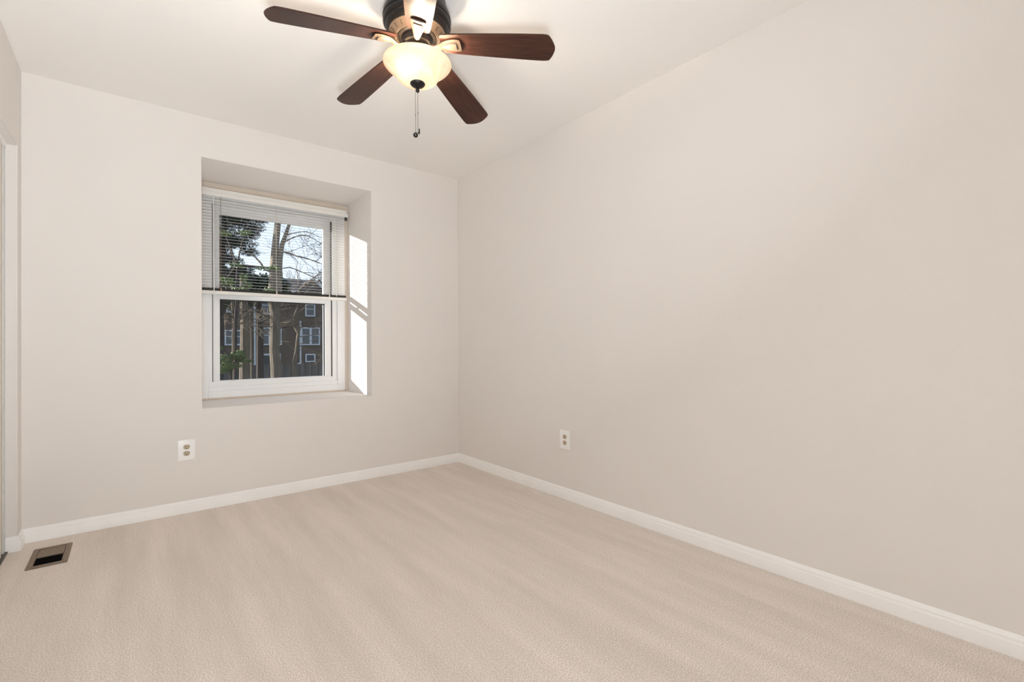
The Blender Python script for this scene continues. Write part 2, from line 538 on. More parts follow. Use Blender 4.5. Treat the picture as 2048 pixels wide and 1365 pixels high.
bm = bmesh.new(); add_box(bm, -0.032, 0.012, -1.5, 0.7 + JY, 0.0, 0.008)
o = link('floor_track', bm, M['door_edge'], door); o['label'] = 'dark floor track'

# ------------------------------------------------------------------ window
win = empty('window_1', (0, DEPTH, 0))
struct(win, 'white double hung window deep in the back wall', 'window')
def wbox(name, boxes, mat, parent=win, bevel=0.002, label=None):
    bm = bmesh.new()
    for b in boxes:
        x0, x1, y0, y1, z0, z1 = b
        t = bmesh.new(); add_box(t, x0, x1, y0 - DEPTH, y1 - DEPTH, z0, z1)
        if bevel: bmesh.ops.bevel(t, geom=t.edges[:], offset=min(bevel, 0.4 * min(x1 - x0, y1 - y0, z1 - z0)), segments=2, affect='EDGES')
        me = bpy.data.meshes.new('tmp'); t.to_mesh(me); t.free(); bm.from_mesh(me); bpy.data.meshes.remove(me)
    o = link(name, bm, mat, parent)
    if label: o['label'] = label
    return o
FX0, FX1, FZ0, FZ1 = -1.842, -0.800, 0.637, 2.140
# beige trim strip between recess and frame
wbox('casing_strip', [(OX0, FX0, 0.512, 0.60, OZ0, OZ1), (FX1, OX1, 0.512, 0.60, OZ0, OZ1),
                      (FX0, FX1, 0.512, 0.60, FZ1, OZ1), (FX0, FX1, 0.505, 0.60, OZ0, FZ0)], M['caulk'], bevel=0.003, label='beige painted casing strip')
# vinyl master frame, stepped in towards the sashes
wbox('window_frame', [(FX0, FX0 + 0.062, 0.508, 0.63, FZ0, FZ1), (FX1 - 0.062, FX1, 0.508, 0.63, FZ0, FZ1),
                      (FX0 + 0.062, FX0 + 0.090, 0.5235, 0.63, 0.752, 2.045), (FX1 - 0.100, FX1 - 0.062, 0.5235, 0.63, 0.752, 2.045),
                      (FX0 + 0.062, FX1 - 0.062, 0.508, 0.63, 2.085, FZ1), (FX0 + 0.062, FX1 - 0.062, 0.520, 0.63, 2.045, 2.085),
                      (FX0 + 0.062, FX1 - 0.062, 0.502, 0.63, FZ0, 0.686), (FX0 + 0.062, FX1 - 0.062, 0.513, 0.63, 0.686, 0.716),
                      (FX0 + 0.062, FX1 - 0.062, 0.522, 0.536, 0.716, 0.752)], M['vinyl'])
wbox('jamb_gasket', [(-1.752, -1.747, 0.531, 0.56, 0.75, 2.045), (-0.905, -0.900, 0.531, 0.56, 0.75, 2.045)], M['gasket'], bevel=0, label='black jamb gasket')
# lower sash, in front
ls = wbox('lower_sash', [(-1.747, -1.703, 0.537, 0.566, 0.72, 1.392), (-0.955, -0.905, 0.537, 0.566, 0.72, 1.392),
                         (-1.703, -0.955, 0.537, 0.566, 0.72, 0.757), (-1.703, -0.955, 0.537, 0.566, 1.354, 1.392)], M['vinyl'])
wbox('window_pane', [(-1.703, -0.955, 0.556, 0.559, 0.757, 1.354)], M['glass'], ls, bevel=0)
wbox('glazing_bead', [(-1.703, -1.698, 0.551, 0.556, 0.757, 1.354), (-0.963, -0.955, 0.551, 0.556, 0.757, 1.354),
                      (-1.703, -0.955, 0.551, 0.556, 1.346, 1.354)], M['gasket'], ls, bevel=0, label='dark glazing bead')
# upper sash, behind
us = wbox('upper_sash', [(-1.750, -1.700, 0.574, 0.603, 1.362, 2.045), (-0.957, -0.897, 0.574, 0.603, 1.362, 2.045),
                         (-1.700, -0.957, 0.574, 0.603, 1.362, 1.402), (-1.700, -0.957, 0.574, 0.603, 1.984, 2.045)], M['vinyl'])
wbox('window_pane', [(-1.700, -0.957, 0.588, 0.591, 1.402, 1.984)], M['glass'], us, bevel=0)
wbox('sash_lock', [(-1.28, -1.22, 0.540, 0.565, 1.392, 1.404)], M['vinyl'], ls)
wbox('insect_screen', [(-1.705, -0.950, 0.612, 0.6125, 0.755, 1.372)], M['screen'], bevel=0, label='grey insect screen outside the lower sash')
wbox('screen_frame', [(-1.72, -1.705, 0.607, 0.618, 0.74, 1.385), (-0.95, -0.935, 0.607, 0.618, 0.74, 1.385),
                      (-1.705, -0.95, 0.607, 0.618, 1.372, 1.385), (-1.705, -0.95, 0.607, 0.618, 0.74, 0.755)], M['alu'], bevel=0)

# ------------------------------------------------------------------ mini blind
BY = 0.466
bl = empty('mini_blind', (0, BY, 2.135))
tag(bl, 'white mini blind half raised over the window, slats open', 'blind')
def bobj(name, bm, mat, label=None, parent=bl, smooth=False):
    for v in bm.verts: v.co -= Vector((0, BY, 2.135))
    o = link(name, bm, mat, parent, smooth)
    if label: o['label'] = label
    return o
BX0, BX1 = -1.842, -0.806
bm = box_bm(BX0, BX1 + 0.006, BY - 0.010, BY + 0.022, 2.098, 2.135, bevel=0.002)
bobj('headrail', bm, M['rail'])
bm = box_bm(BX0, BX1 + 0.014, BY - 0.018, BY - 0.009, 2.078, 2.108, bevel=0.002)
bobj('valance', bm, M['rail'])
# slats: slightly crowned strips, outer edge tipped up
SW, ZT, ZB = 0.0125, 2.060, 1.437
NS = 30
def slat_bm():
    bm = bmesh.new(); rows = []
    for top in (0, 1):
        row = []
        for k in range(7):
            u = -1 + 2 * k / 6
            y = u * SW; z = 0.0016 * (1 - u * u) + y * 0.15 + (0.0003 if top else -0.0003)
            row.append((bm.verts.new((BX0, y, z)), bm.verts.new((BX1 - 0.004, y, z))))
        rows.append(row)
    for r in rows:
        for a, b in zip(r, r[1:]): bm.faces.new((a[0], a[1], b[1], b[0]))
    for k in (0, 6): bm.faces.new((rows[0][k][0], rows[0][k][1], rows[1][k][1], rows[1][k][0]))
    for e in (0, 1): bm.faces.new([rows[0][k][e] for k in range(7)] + [rows[1][k][e] for k in range(6, -1, -1)])
    return bm
s0 = link('slat', slat_bm(), M['slat'], bl, smooth=True)
for k in range(NS):
    s = s0 if k == 0 else s0.copy()
    if k: COL.objects.link(s); s.parent = bl
    s.location = (0, 0, ZT - 2.135 - (ZT - ZB) * k / (NS - 1))
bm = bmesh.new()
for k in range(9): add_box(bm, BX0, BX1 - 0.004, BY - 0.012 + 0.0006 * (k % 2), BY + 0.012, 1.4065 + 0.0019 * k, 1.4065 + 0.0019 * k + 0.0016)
bobj('slat_stack', bm, M['stack'], 'bundle of gathered slats, shade put into its dark colour')
bm = box_bm(BX0, BX1 + 0.001, BY - 0.014, BY + 0.014, 1.380, 1.4055, bevel=0.006, seg=3)
bobj('bottom_rail', bm, M['rail'], smooth=True)
for x in (-1.705, -1.339, -0.945):
    bm = bmesh.new()
    for yy in (BY - 0.0135, BY + 0.0135): add_tube(bm, [(x, yy, 2.09), (x, yy, 1.405)], 0.0008, 5)
    add_box(bm, x - 0.0045, x + 0.0045, BY - 0.0136, BY - 0.0130, 1.404, 1.425)
    bobj('ladder_cord', bm, M['cord'] if x != -1.705 else M['tape'])
bm = bmesh.new(); add_tube(bm, [(-1.752, BY - 0.022, 2.082), (-1.751, BY - 0.024, 1.72), (-1.749, BY - 0.023, 1.368)], 0.0032, 8)
bobj('tilt_wand', bm, M['rail'], 'white tilt wand', smooth=True)
bm = bmesh.new()
for dx in (0, 0.004): add_tube(bm, [(-0.893 + dx, BY - 0.020, 2.08), (-0.892 + dx, BY - 0.021, 1.75), (-0.892 + dx, BY - 0.021, 1.41)], 0.0011, 6)
bobj('lift_cord', bm, M['cord'])
bm = box_bm(BX1 - 0.004, BX1 + 0.010, BY - 0.006, BY + 0.02, 2.055, 2.080)
bobj('end_bracket', bm, M['gasket'], 'dark end bracket')

# ------------------------------------------------------------------ wall outlets
def outlet(name, loc, rz, label, pw, ph):
    """Faces local -y."""
    t = empty(name, loc, rz); tag(t, label, 'outlet')
    bm = box_bm(-pw / 2, pw / 2, -0.006, 0.0, -ph / 2, ph / 2, bevel=0.0035, seg=3)
    link('cover_plate', bm, M['plate'], t, smooth=True)
    for s in (1, -1):
        zc = 0.0195 * s
        bm = bmesh.new(); pts = []
        for k in range(28):
            a = 2 * math.pi * k / 28
            x = 0.0172 * math.cos(a); z = 0.0172 * math.sin(a)
            pts.append((x, max(-0.0138, min(0.0138, z))))
        lo = [bm.verts.new((x, -0.0058, z)) for x, z in pts]; hi = [bm.verts.new((x, -0.0078, z)) for x, z in pts]
        bm.faces.new(hi)
        for k in range(28): bm.faces.new((lo[k], lo[(k + 1) % 28], hi[(k + 1) % 28], hi[k]))
        rc = link('receptacle', bm, M['almond'], t, loc=(0, 0, zc)); rc['label'] = 'almond receptacle face'
        for x, w_, h_ in ((-0.0062, 0.0026, 0.0085), (0.0062, 0.0026, 0.0072)):
            link('slot', box_bm(x - w_ / 2, x + w_ / 2, -0.0082, -0.0076, 0.0030 - h_ / 2, 0.0030 + h_ / 2), M['slot'], rc)
        bm = bmesh.new()
        pts = [(-0.0027, -0.0105), (0.0027, -0.0105)] + [(0.0027 * math.cos(math.radians(a)), -0.0068 + 0.0027 * math.sin(math.radians(a))) for a in range(0, 181, 30)]
        lo = [bm.verts.new((x, -0.0076, z)) for x, z in pts]; hi = [bm.verts.new((x, -0.0082, z)) for x, z in pts]
        bm.faces.new(hi); bm.faces.new(lo[::-1])
        for k in range(len(pts)): bm.faces.new((lo[k], lo[(k + 1) % len(pts)], hi[(k + 1) % len(pts)], hi[k]))
        link('ground_slot', bm, M['slot'], rc)
    bm = bmesh.new()
    pts = [(0.003 * math.cos(2 * math.pi * k / 14), 0.003 * math.sin(2 * math.pi * k / 14)) for k in range(14)]
    lo = [bm.verts.new((x, -0.0058, z)) for x, z in pts]; hi = [bm.verts.new((x, -0.0070, z)) for x, z in pts]
    bm.faces.new(hi)
    for k in range(14): bm.faces.new((lo[k], lo[(k + 1) % 14], hi[(k + 1) % 14], hi[k]))
    link('screw', bm, M['plate'], t)
    return t
outlet('wall_outlet', (-1.946, 0.0, 0.379), 0.0, 'white duplex outlet on the back wall below the window', 0.089, 0.126)
outlet('wall_outlet', (0.0, -1.2945, 0.385), math.radians(-90), 'white duplex outlet on the long right wall', 0.093, 0.126)

# ------------------------------------------------------------------ floor register
RX0, RX1, RY0, RY1 = -2.5865, -2.4435, -0.443, -0.163
reg = empty('floor_register', ((RX0 + RX1) / 2, (RY0 + RY1) / 2, 0.0))
tag(reg, 'brown metal floor register set in the carpet near the closet', 'floor vent')
hw, hl = (RX1 - RX0) / 2, (RY1 - RY0) / 2
iw, il = 0.047, hl - 0.024
bm = bmesh.new()
def ringrect(a, b, z): return [bm.verts.new((x, y, z)) for x, y in ((-a, -b), (a, -b), (a, b), (-a, b))]
R0 = ringrect(hw, hl, 0.001); R1 = ringrect(hw - 0.005, hl - 0.005, 0.006); R2 = ringrect(iw + 0.003, il + 0.003, 0.007); R3 = ringrect(iw, il, 0.001)
for a, b in ((R0, R1), (R1, R2), (R2, R3)):
    for k in range(4): bm.faces.new((a[k], a[(k + 1) % 4], b[(k + 1) % 4], b[k]))
link('frame', bm, M['register'], reg)
o = link('duct_shade_sheet', box_bm(-iw, iw, -il, il, 0.0004, 0.0012), M['register_dark'], reg); o['label'] = 'black sheet standing for the shade in the duct opening'
bm = bmesh.new(); add_box(bm, -iw, iw, 0.004, il, 0.0015, 0.0040)
o = link('damper_plate', bm, M['register'], reg)
link('centre_bar', box_bm(-iw, iw, -0.004, 0.006, 0.0015, 0.0058, bevel=0.001), M['register'], reg)
for k in range(7):
    yy = -il + 0.013 + k * (il - 0.022) / 7
    bm = bmesh.new()
    v = [bm.verts.new(q) for q in ((-iw, yy, 0.0014), (iw, yy, 0.0014), (iw, yy + 0.0035, 0.0045), (-iw, yy + 0.0035, 0.0045))]
    v2 = [bm.verts.new(q.co + Vector((0, 0.0012, -0.0003))) for q in v]
    bm.faces.new(v); bm.faces.new(v2[::-1])
    for i in range(4): bm.faces.new((v[i], v[(i + 1) % 4], v2[(i + 1) % 4], v2[i]))
    link('louver', bm, M['register_dark'], reg)  # louvers take the same painted duct shade
link('damper_lever', box_bm(hw - 0.020, hw - 0.016, -0.115, -0.100, 0.006, 0.010, bevel=0.001), M['register'], reg)

# ------------------------------------------------------------------ ceiling fan
FC = Vector((-1.293, -1.750, 0.0)); HUB = 2.25
fan = empty('ceiling_fan', (FC.x, FC.y, H))
tag(fan, 'dark bronze five blade ceiling fan with a lit amber glass bowl', 'ceiling fan')
def fobj(name, bm, mat, smooth=True, label=None, parent=fan, n=0):
    for v in bm.verts: v.co.z -= H
    o = link(name, bm, mat, parent, smooth)
    if label: o['label'] = label
    return o
bm = bmesh.new()
add_lathe(bm, [(0.0, 2.4395), (0.112, 2.4395), (0.114, 2.425), (0.118, 2.40), (0.128, 2.372), (0.1355, 2.356), (0.1375, 2.345), (0.1375, 2.338),
               (0.134, 2.334), (0.134, 2.330), (0.1365, 2.327), (0.1365, 2.318), (0.131, 2.310), (0.127, 2.308), (0.126, 2.300), (0.121, 2.293), (0.1145, 2.289), (0.1125, 2.287), (0.05, 2.292)], 96)
fobj('motor_housing', bm, M['bronze'])
bm = bmesh.new()
add_lathe(bm, [(0.1135, 2.289), (0.1115, 2.2845), (0.108, 2.2835), (0.0895, 2.2665), (0.087, 2.2675), (0.084, 2.2640), (0.0815, 2.2640), (0.080, 2.272), (0.06, 2.282)], 96)
vr = fobj('vent_ring', bm, M['bronze_lit'], label='slotted bronze ring, bulb light put into its tan colour')
for k in range(20):
    a = 2 * math.pi * k / 20 + 0.1
    bm = bmesh.new()
    P = [Vector((0.1055, 0, 2.2811)), Vector((0.0915, 0, 2.2683))]
    for p in P: p.z -= H
    add_tube(bm, P, 0.0016, 6)
    for v in bm.verts: v.co = Matrix.Rotation(a, 4, 'Z') @ v.co
    link('vent_slot', bm, M['slot'], vr)
bm = bmesh.new()
add_lathe(bm, [(0.05, 2.285), (0.076, 2.276), (0.077, 2.266), (0.070, 2.262), (0.064, 2.262), (0.0625, 2.245), (0.060, 2.236), (0.052, 2.233), (0.0505, 2.215), (0.056, 2.211),
               (0.0575, 2.204), (0.056, 2.197), (0.047, 2.194), (0.020, 2.192), (0.012, 2.19)], 72)
fobj('hub', bm, M['bronze'])
# threaded rod down to the finial and lamp holders
bm = bmesh.new(); add_tube(bm, [(0, 0, 2.193), (0, 0, 2.075)], 0.004, 8)
fobj('centre_rod', bm, M['bronze'])
# glass bowl
bm = bmesh.new()
outp = [(0.134, 2.1655), (0.1370, 2.1640), (0.1378, 2.1610), (0.1355, 2.1570), (0.129, 2.1490), (0.1185, 2.1400), (0.1060, 2.1300), (0.0960, 2.1220), (0.0895, 2.1145),
        (0.0862, 2.1075), (0.0828, 2.1010), (0.0770, 2.0945), (0.0680, 2.0890), (0.0560, 2.0850), (0.040, 2.0825), (0.022, 2.0815), (0.007, 2.0812)]
inp = [(0.007, 2.0842), (0.022, 2.0845), (0.040, 2.0855), (0.0550, 2.0880), (0.0660, 2.0918), (0.0745, 2.0970), (0.0798, 2.1025), (0.0830, 2.1085), (0.0868, 2.1165),
       (0.0935, 2.1248), (0.1040, 2.1330), (0.1165, 2.1430), (0.127, 2.1520), (0.134, 2.1655)]
add_lathe(bm, outp, 96)
fobj('light_bowl', bm, M['bowl'], smooth='all', label='lit amber glass bowl')
for k, a in enumerate((205, 25)):
    ca, sa = math.cos(math.radians(a)), math.sin(math.radians(a))
    bm = bmesh.new()
    prof = [(0.0, -0.020), (0.010, -0.0175), (0.017, -0.010), (0.019, 0.0), (0.017, 0.009), (0.011, 0.018), (0.009, 0.024), (0.0, 0.0245)]
    add_lathe(bm, prof, 20)
    Rm = Matrix.Rotation(math.radians(55), 4, Vector((-sa, ca, 0)).normalized())
    base = Vector((ca * 0.050, sa * 0.050, 2.143))
    for v in bm.verts: v.co = base + (Rm @ v.co) * 1.0
    fobj('bulb', bm, M['bulb'], label='glowing bulb')
    bm = bmesh.new()
    d = (Rm @ Vector((0, 0, 1)))
    add_tube(bm, [base + d * 0.0245, base + d * 0.045], 0.011, 12)
    add_tube(bm, [base + d * 0.043, Vector((0, 0, 2.193))], 0.006, 8)
    fobj('lamp_holder', bm, M['bronze'])
# finial
bm = bmesh.new()
add_lathe(bm, [(0.0, 2.0815), (0.029, 2.0815), (0.0305, 2.0795), (0.029, 2.0755), (0.024, 2.0705), (0.016, 2.0665), (0.008, 2.0640), (0.0055, 2.0610), (0.0, 2.060)], 40)
fc = fobj('finial_cap', bm, M['bronze'])
bm = bmesh.new()
add_lathe(bm, [(0.0, 2.0615), (0.004, 2.0605), (0.0072, 2.0560), (0.0078, 2.0520), (0.0066, 2.0470), (0.0035, 2.0435), (0.0, 2.0430)], 24)
link_f = fobj('finial_ball', bm, M['bronze'], parent=fc)
# pull chains
def chain(dx, dy, z0, z1, fob):
    bm = bmesh.new()
    n = int((z0 - z1) / 0.0036)
    for k in range(n + 1):
        z = z0 - k * (z0 - z1) / n
        r = 0.0013 if k != int(n * 0.6) else 0.0022
        t = bmesh.ops.create_icosphere(bm, subdivisions=1, radius=r)
        for v in t['verts']: v.co += Vector((dx, dy, z))
    add_tube(bm, [(dx, dy, z0), (dx, dy, z1)], 0.0004, 4)
    c_ = fobj('pull_chain', bm, M['steel'] if fob else M['bronze'], smooth='all')
    return c_
RXY = Vector((RGT.x, RGT.y, 0)).normalized(); FXY = Vector((FWD.x, FWD.y, 0)).normalized()
p1 = -RXY * 0.0115 + FXY * 0.012
c1 = chain(p1.x, p1.y, 2.066, 1.885, False)
bm = bmesh.new(); add_lathe(bm, [(0.0, 0.0105), (0.004, 0.010), (0.0085, 0.006), (0.0105, 0.0), (0.0085, -0.006), (0.004, -0.0095), (0.0, -0.010)], 20, (p1.x, p1.y, 1.8745))
fobj('pull_fob', bm, M['black'], parent=c1, label='black ball fob')
p2 = RXY * 0.0008
c2 = chain(p2.x, p2.y, 2.0435, 1.902, False)
bm = bmesh.new(); add_lathe(bm, [(0.0, 0.012), (0.003, 0.011), (0.0045, 0.006), (0.0045, -0.010), (0.0, -0.0105)], 16, (p2.x, p2.y, 1.890))
fobj('pull_sleeve', bm, M['steel'], parent=c2, label='silver sleeve')
p3 = p2 + RXY * 0.004
bm = bmesh.new(); add_lathe(bm, [(0.0, 0.010), (0.0035, 0.008), (0.0042, 0.0), (0.0040, -0.012), (0.0, -0.0125)], 16, (p3.x, p3.y, 1.886))
fobj('pull_fob', bm, M['black'], parent=c2, label='small black fob')

# blades and brackets
def blade_outline():
    up = [(0.098, 0.030), (0.102, 0.039), (0.112, 0.0455), (0.15, 0.0485), (0.22, 0.0525), (0.30, 0.0565), (0.38, 0.0600), (0.45, 0.0625), (0.515, 0.0640),
          (0.533, 0.0635), (0.540, 0.0610), (0.5445, 0.0560), (0.553, 0.040), (0.5605, 0.022), (0.565, 0.008)]
    return up + [(x, -y) for x, y in reversed(up)]
def bracket_mesh():
    bm = bmesh.new()
    st = [(0.046, 0.0125, -0.004), (0.056, 0.0110, -0.011), (0.068, 0.0100, -0.0185), (0.080, 0.0105, -0.0225), (0.092, 0.0130, -0.0215), (0.103, 0.0165, -0.0165),
          (0.114, 0.0200, -0.0110), (0.126, 0.0235, -0.0085), (0.142, 0.0280, -0.0080), (0.158, 0.0305, -0.0080), (0.172, 0.0300, -0.0080), (0.182, 0.0275, -0.0080)]
    rows = []
    for x, hw_, z in st:
        th = 0.005
        row = []
        for u, dz in ((-1, 0), (-0.75, -th * 0.55), (-0.3, -th), (0.3, -th), (0.75, -th * 0.55), (1, 0), (0.75, 0.0022), (-0.75, 0.0022)):
            end = 0.0
            if x > 0.165: end = -0.004 * u * u * (x - 0.165) / 0.017 + 0.004 * (x - 0.165) / 0.017
            row.append(bm.verts.new((x + end, u * hw_, z + dz)))
        rows.append(row)
    for a, b in zip(rows, rows[1:]):
        for k in range(8): bm.faces.new((a[k], a[(k + 1) % 8], b[(k + 1) % 8], b[k]))
    bm.faces.new(rows[0]); bm.faces.new(rows[-1][::-1])
    return bm
def medallion_mesh():
    bm = bmesh.new()
    st = [(0.112, 0.003), (0.122, 0.0105), (0.135, 0.0155), (0.148, 0.0185), (0.160, 0.0190), (0.168, 0.0165)]
    rows = [[bm.verts.new((x, u * w_, -0.0125 + dz)) for u, dz in ((-1, 0), (-0.8, -0.004), (0, -0.0055), (0.8, -0.004), (1, 0))] for x, w_ in st]
    for a, b in zip(rows, rows[1:]):
        for k in range(4): bm.faces.new((a[k], a[k + 1], b[k + 1], b[k]))
    bm.faces.new(rows[0]); bm.faces.new(rows[-1][::-1])
    return bm
angs = [(173.24, 0.0803), (243.9, 0.072), (314.86, 0.0676), (28.26, 0.0895), (100.16, 0.0632)]
proto = None
for k, (a, dr) in enumerate(angs):
    MT = Matrix.Rotation(math.radians(a), 4, 'Z') @ Matrix.Rotation(math.asin(dr / 0.568), 4, 'Y') @ Matrix.Rotation(math.radians(-11), 4, 'X')
    if proto is None:
        bm = bmesh.new(); add_outline(bm, blade_outline(), -0.003, 0.003)
        bmesh.ops.bevel(bm, geom=[e for e in bm.edges if abs(e.verts[0].co.z - e.verts[1].co.z) < 1e-5], offset=0.0012, segments=2, affect='EDGES')
        bl_ = link('fan_blade', bm, M['wood'], fan, smooth=True)
        br_ = link('blade_bracket', bracket_mesh(), M['bronze_lit'], fan, smooth=True)
        md_ = link('medallion', medallion_mesh(), M['bronze_lit'], br_, smooth=True)
        proto = (bl_, br_, md_)
    else:
        bl_, br_, md_ = (o.copy() for o in proto)
        for o in (bl_, br_, md_): COL.objects.link(o)
        bl_.parent = fan; br_.parent = fan; md_.parent = br_
    T = Matrix.Translation((0, 0, HUB - H)) @ MT
    bl_.matrix_local = T; br_.matrix_local = T
    md_.matrix_local = Matrix.Identity(4)

# ------------------------------------------------------------------ outdoors
GZ = -2.6
g = link('ground', box_bm(-120, 120, 0.75, 160, GZ - 0.5, GZ), M['ground'])
struct(g, 'brown leaf covered ground outside', 'ground')
g = link('lawn', box_bm(-120, 120, -140, 0.75, GZ - 0.5, GZ), M['ground'])
struct(g, 'ground on the near side of the building', 'ground')

# brick townhouses
HY = 46.0
house = empty('townhouse', (9.0, HY, GZ))
tag(house, 'dark brown brick townhouse row with white windows seen through the window', 'house')
def hobj(name, bm, mat, parent=house, label=None):
    for v in bm.verts: v.co -= Vector((9.0, HY, GZ))
    o = link(name, bm, mat, parent)
    if label: o['label'] = label
    return o
bm = bmesh.new(); add_box(bm, -3.0, 24.0, HY, HY + 9, GZ, 6.3)
hobj('brick_wall', bm, M['brick'])
bm = bmesh.new()
v = [bm.verts.new(q) for q in ((-3.3, HY - 0.35, 6.3), (24.3, HY - 0.35, 6.3), (24.3, HY + 4.5, 8.1), (-3.3, HY + 4.5, 8.1), (24.3, HY + 9.3, 6.3), (-3.3, HY + 9.3, 6.3))]
bm.faces.new((v[0], v[1], v[2], v[3])); bm.faces.new((v[3], v[2], v[4], v[5])); bm.faces.new((v[0], v[3], v[5])); bm.faces.new((v[1], v[4], v[2])); bm.faces.new((v[0], v[5], v[4], v[1]))
hobj('roof', bm, M['roof'])
bm = bmesh.new(); add_box(bm, -3.2, 24.2, HY - 0.45, HY - 0.3, 6.12, 6.34)
hobj('gutter', bm, M['white_ext'])
# right gable with its white rake boards
bm = bmesh.new()
gA, gT, gB = Vector((10.1, HY - 0.8, 6.1)), Vector((11.75, HY - 0.8, 7.5)), Vector((13.4, HY - 0.8, 6.1))
v = [bm.verts.new(q) for q in (gA, gT, gB, gA + Vector((0, 5, 0)), gT + Vector((0, 5, 0)), gB + Vector((0, 5, 0)))]
bm.faces.new(v[:3]); bm.faces.new(v[5:2:-1]); bm.faces.new((v[0], v[3], v[4], v[1])); bm.faces.new((v[1], v[4], v[5], v[2])); bm.faces.new((v[0], v[2], v[5], v[3]))
gb = hobj('gable', bm, M['roof'])
for a, b in ((gT, gB),):
    bm = bmesh.new(); add_tube(bm, [a + Vector((0, -0.12, 0.05)), b + Vector((0, -0.12, 0.05))], 0.13, 4)
    hobj('rake_board', bm, M['white_ext'], gb)
bm = bmesh.new(); add_box(bm, 9.5, 10.1, HY + 3.8, HY + 4.6, 7.4, 8.6)
hobj('chimney', bm, M['brick'])
def hwin(a, b, mull=0, name='window'):
    x0, z1, x1, z0 = a[0], a[1], b[0], b[1]
    bm = bmesh.new(); t = 0.12
    add_box(bm, x0, x0 + t, HY - 0.10, HY + 0.02, z0, z1); add_box(bm, x1 - t, x1, HY - 0.10, HY + 0.02, z0, z1)
    add_box(bm, x0 + t, x1 - t, HY - 0.10, HY + 0.02, z1 - t, z1); add_box(bm, x0 + t, x1 - t, HY - 0.12, HY + 0.02, z0, z0 + t)
    zm = (z0 + z1) / 2 + 0.1
    if z1 - z0 > 1.0: add_box(bm, x0 + t, x1 - t, HY - 0.07, HY + 0.02, zm - 0.03, zm + 0.03)
    if mull: add_box(bm, (x0 + x1) / 2 - 0.11, (x0 + x1) / 2 + 0.11, HY - 0.09, HY + 0.02, z0 + t, z1 - t)
    fr = hobj(name, bm, M['white_ext'])
    bm = bmesh.new(); add_box(bm, x0 + t, x1 - t, HY - 0.03, HY - 0.01, z0 + t, z1 - t)
    hobj('pane', bm, M['far_glass'], fr)
hwin((11.25, 5.15), (12.2, 3.88)); hwin((10.85, 2.78), (12.65, 1.02), 1); hwin((11.25, 0.16), (12.2, -0.66))
hwin((7.15, 2.72), (8.05, 1.05)); hwin((7.3, 5.5), (8.2, 3.95)); hwin((4.35, 2.45), (6.0, 1.05), 1); hwin((4.5, 5.3), (5.7, 4.0), 1)
hwin((8.6, 2.72), (9.1, 1.05)); hwin((13.6, 2.78), (15.2, 1.02), 1); hwin((13.7, 5.15), (14.7, 3.88)); hwin((2.4, 2.5), (3.6, 1.05)); hwin((2.4, 5.3), (3.6, 4.0))
bm = bmesh.new()
add_box(bm, 7.08, 7.28, HY - 0.14, HY + 0.02, GZ, 0.25); add_box(bm, 8.78, 8.98, HY - 0.14, HY + 0.02, GZ, 0.25); add_box(bm, 7.28, 8.78, HY - 0.14, HY + 0.02, 0.08, 0.25)
df = hobj('door_frame', bm, M['white_ext'])
bm = bmesh.new(); add_box(bm, 7.28, 8.78, HY - 0.05, HY - 0.01, GZ, 0.08)
hobj('door', bm, M['ext_door'], df)
for x, z0, z1 in ((6.77, -0.7, 6.2), (10.78, -0.7, 3.4), (4.22, -0.4, 6.2)):
    bm = bmesh.new(); add_box(bm, x - 0.07, x + 0.07, HY - 0.16, HY - 0.04, z0, z1); add_box(bm, x - 0.25, x + 0.07, HY - 0.16, HY - 0.04, z0 - 0.12, z0)
    hobj('downspout', bm, M['white_ext'])

# picket fence
FY = 30.0
fence = empty('wooden_fence', (5.0, FY, GZ))
tag(fence, 'weathered grey picket fence in front of the brick townhouses', 'fence')
def fence_part(name, bm, mat=M['fence']):
    for v in bm.verts: v.co -= Vector((5.0, FY, GZ))
    return link(name, bm, mat, fence)
for z in (-0.85, -1.9):
    bm = bmesh.new(); add_box(bm, 0.0, 10.5, FY + 0.02, FY + 0.07, z - 0.05, z + 0.05); fence_part('fence_rail', bm)
pk = None; rnd = random.Random(5)
x = 0.1; kk = 0
while x < 10.4:
    gate = 2.9 < x < 3.75
    wd = 0.14
    if pk is None:
        bm = bmesh.new(); add_outline(bm, [(-0.07, 0), (0.07, 0), (0.07, 2.30), (0.03, 2.38), (-0.03, 2.38), (-0.07, 2.30)], -0.012, 0.012)
        for v in bm.verts: v.co = Vector((v.co.x, v.co.z, v.co.y))
        pk = link('picket', bm, M['fence'], fence); o = pk
    else:
        o = pk.copy(); COL.objects.link(o); o.parent = fence
    o.location = (x - 5.0, 0.0 if kk % 2 == 0 else 0.10, rnd.uniform(-0.03, 0.03) + (0.04 if gate else 0))
    x += 0.145 if gate else 0.215
    kk += 1

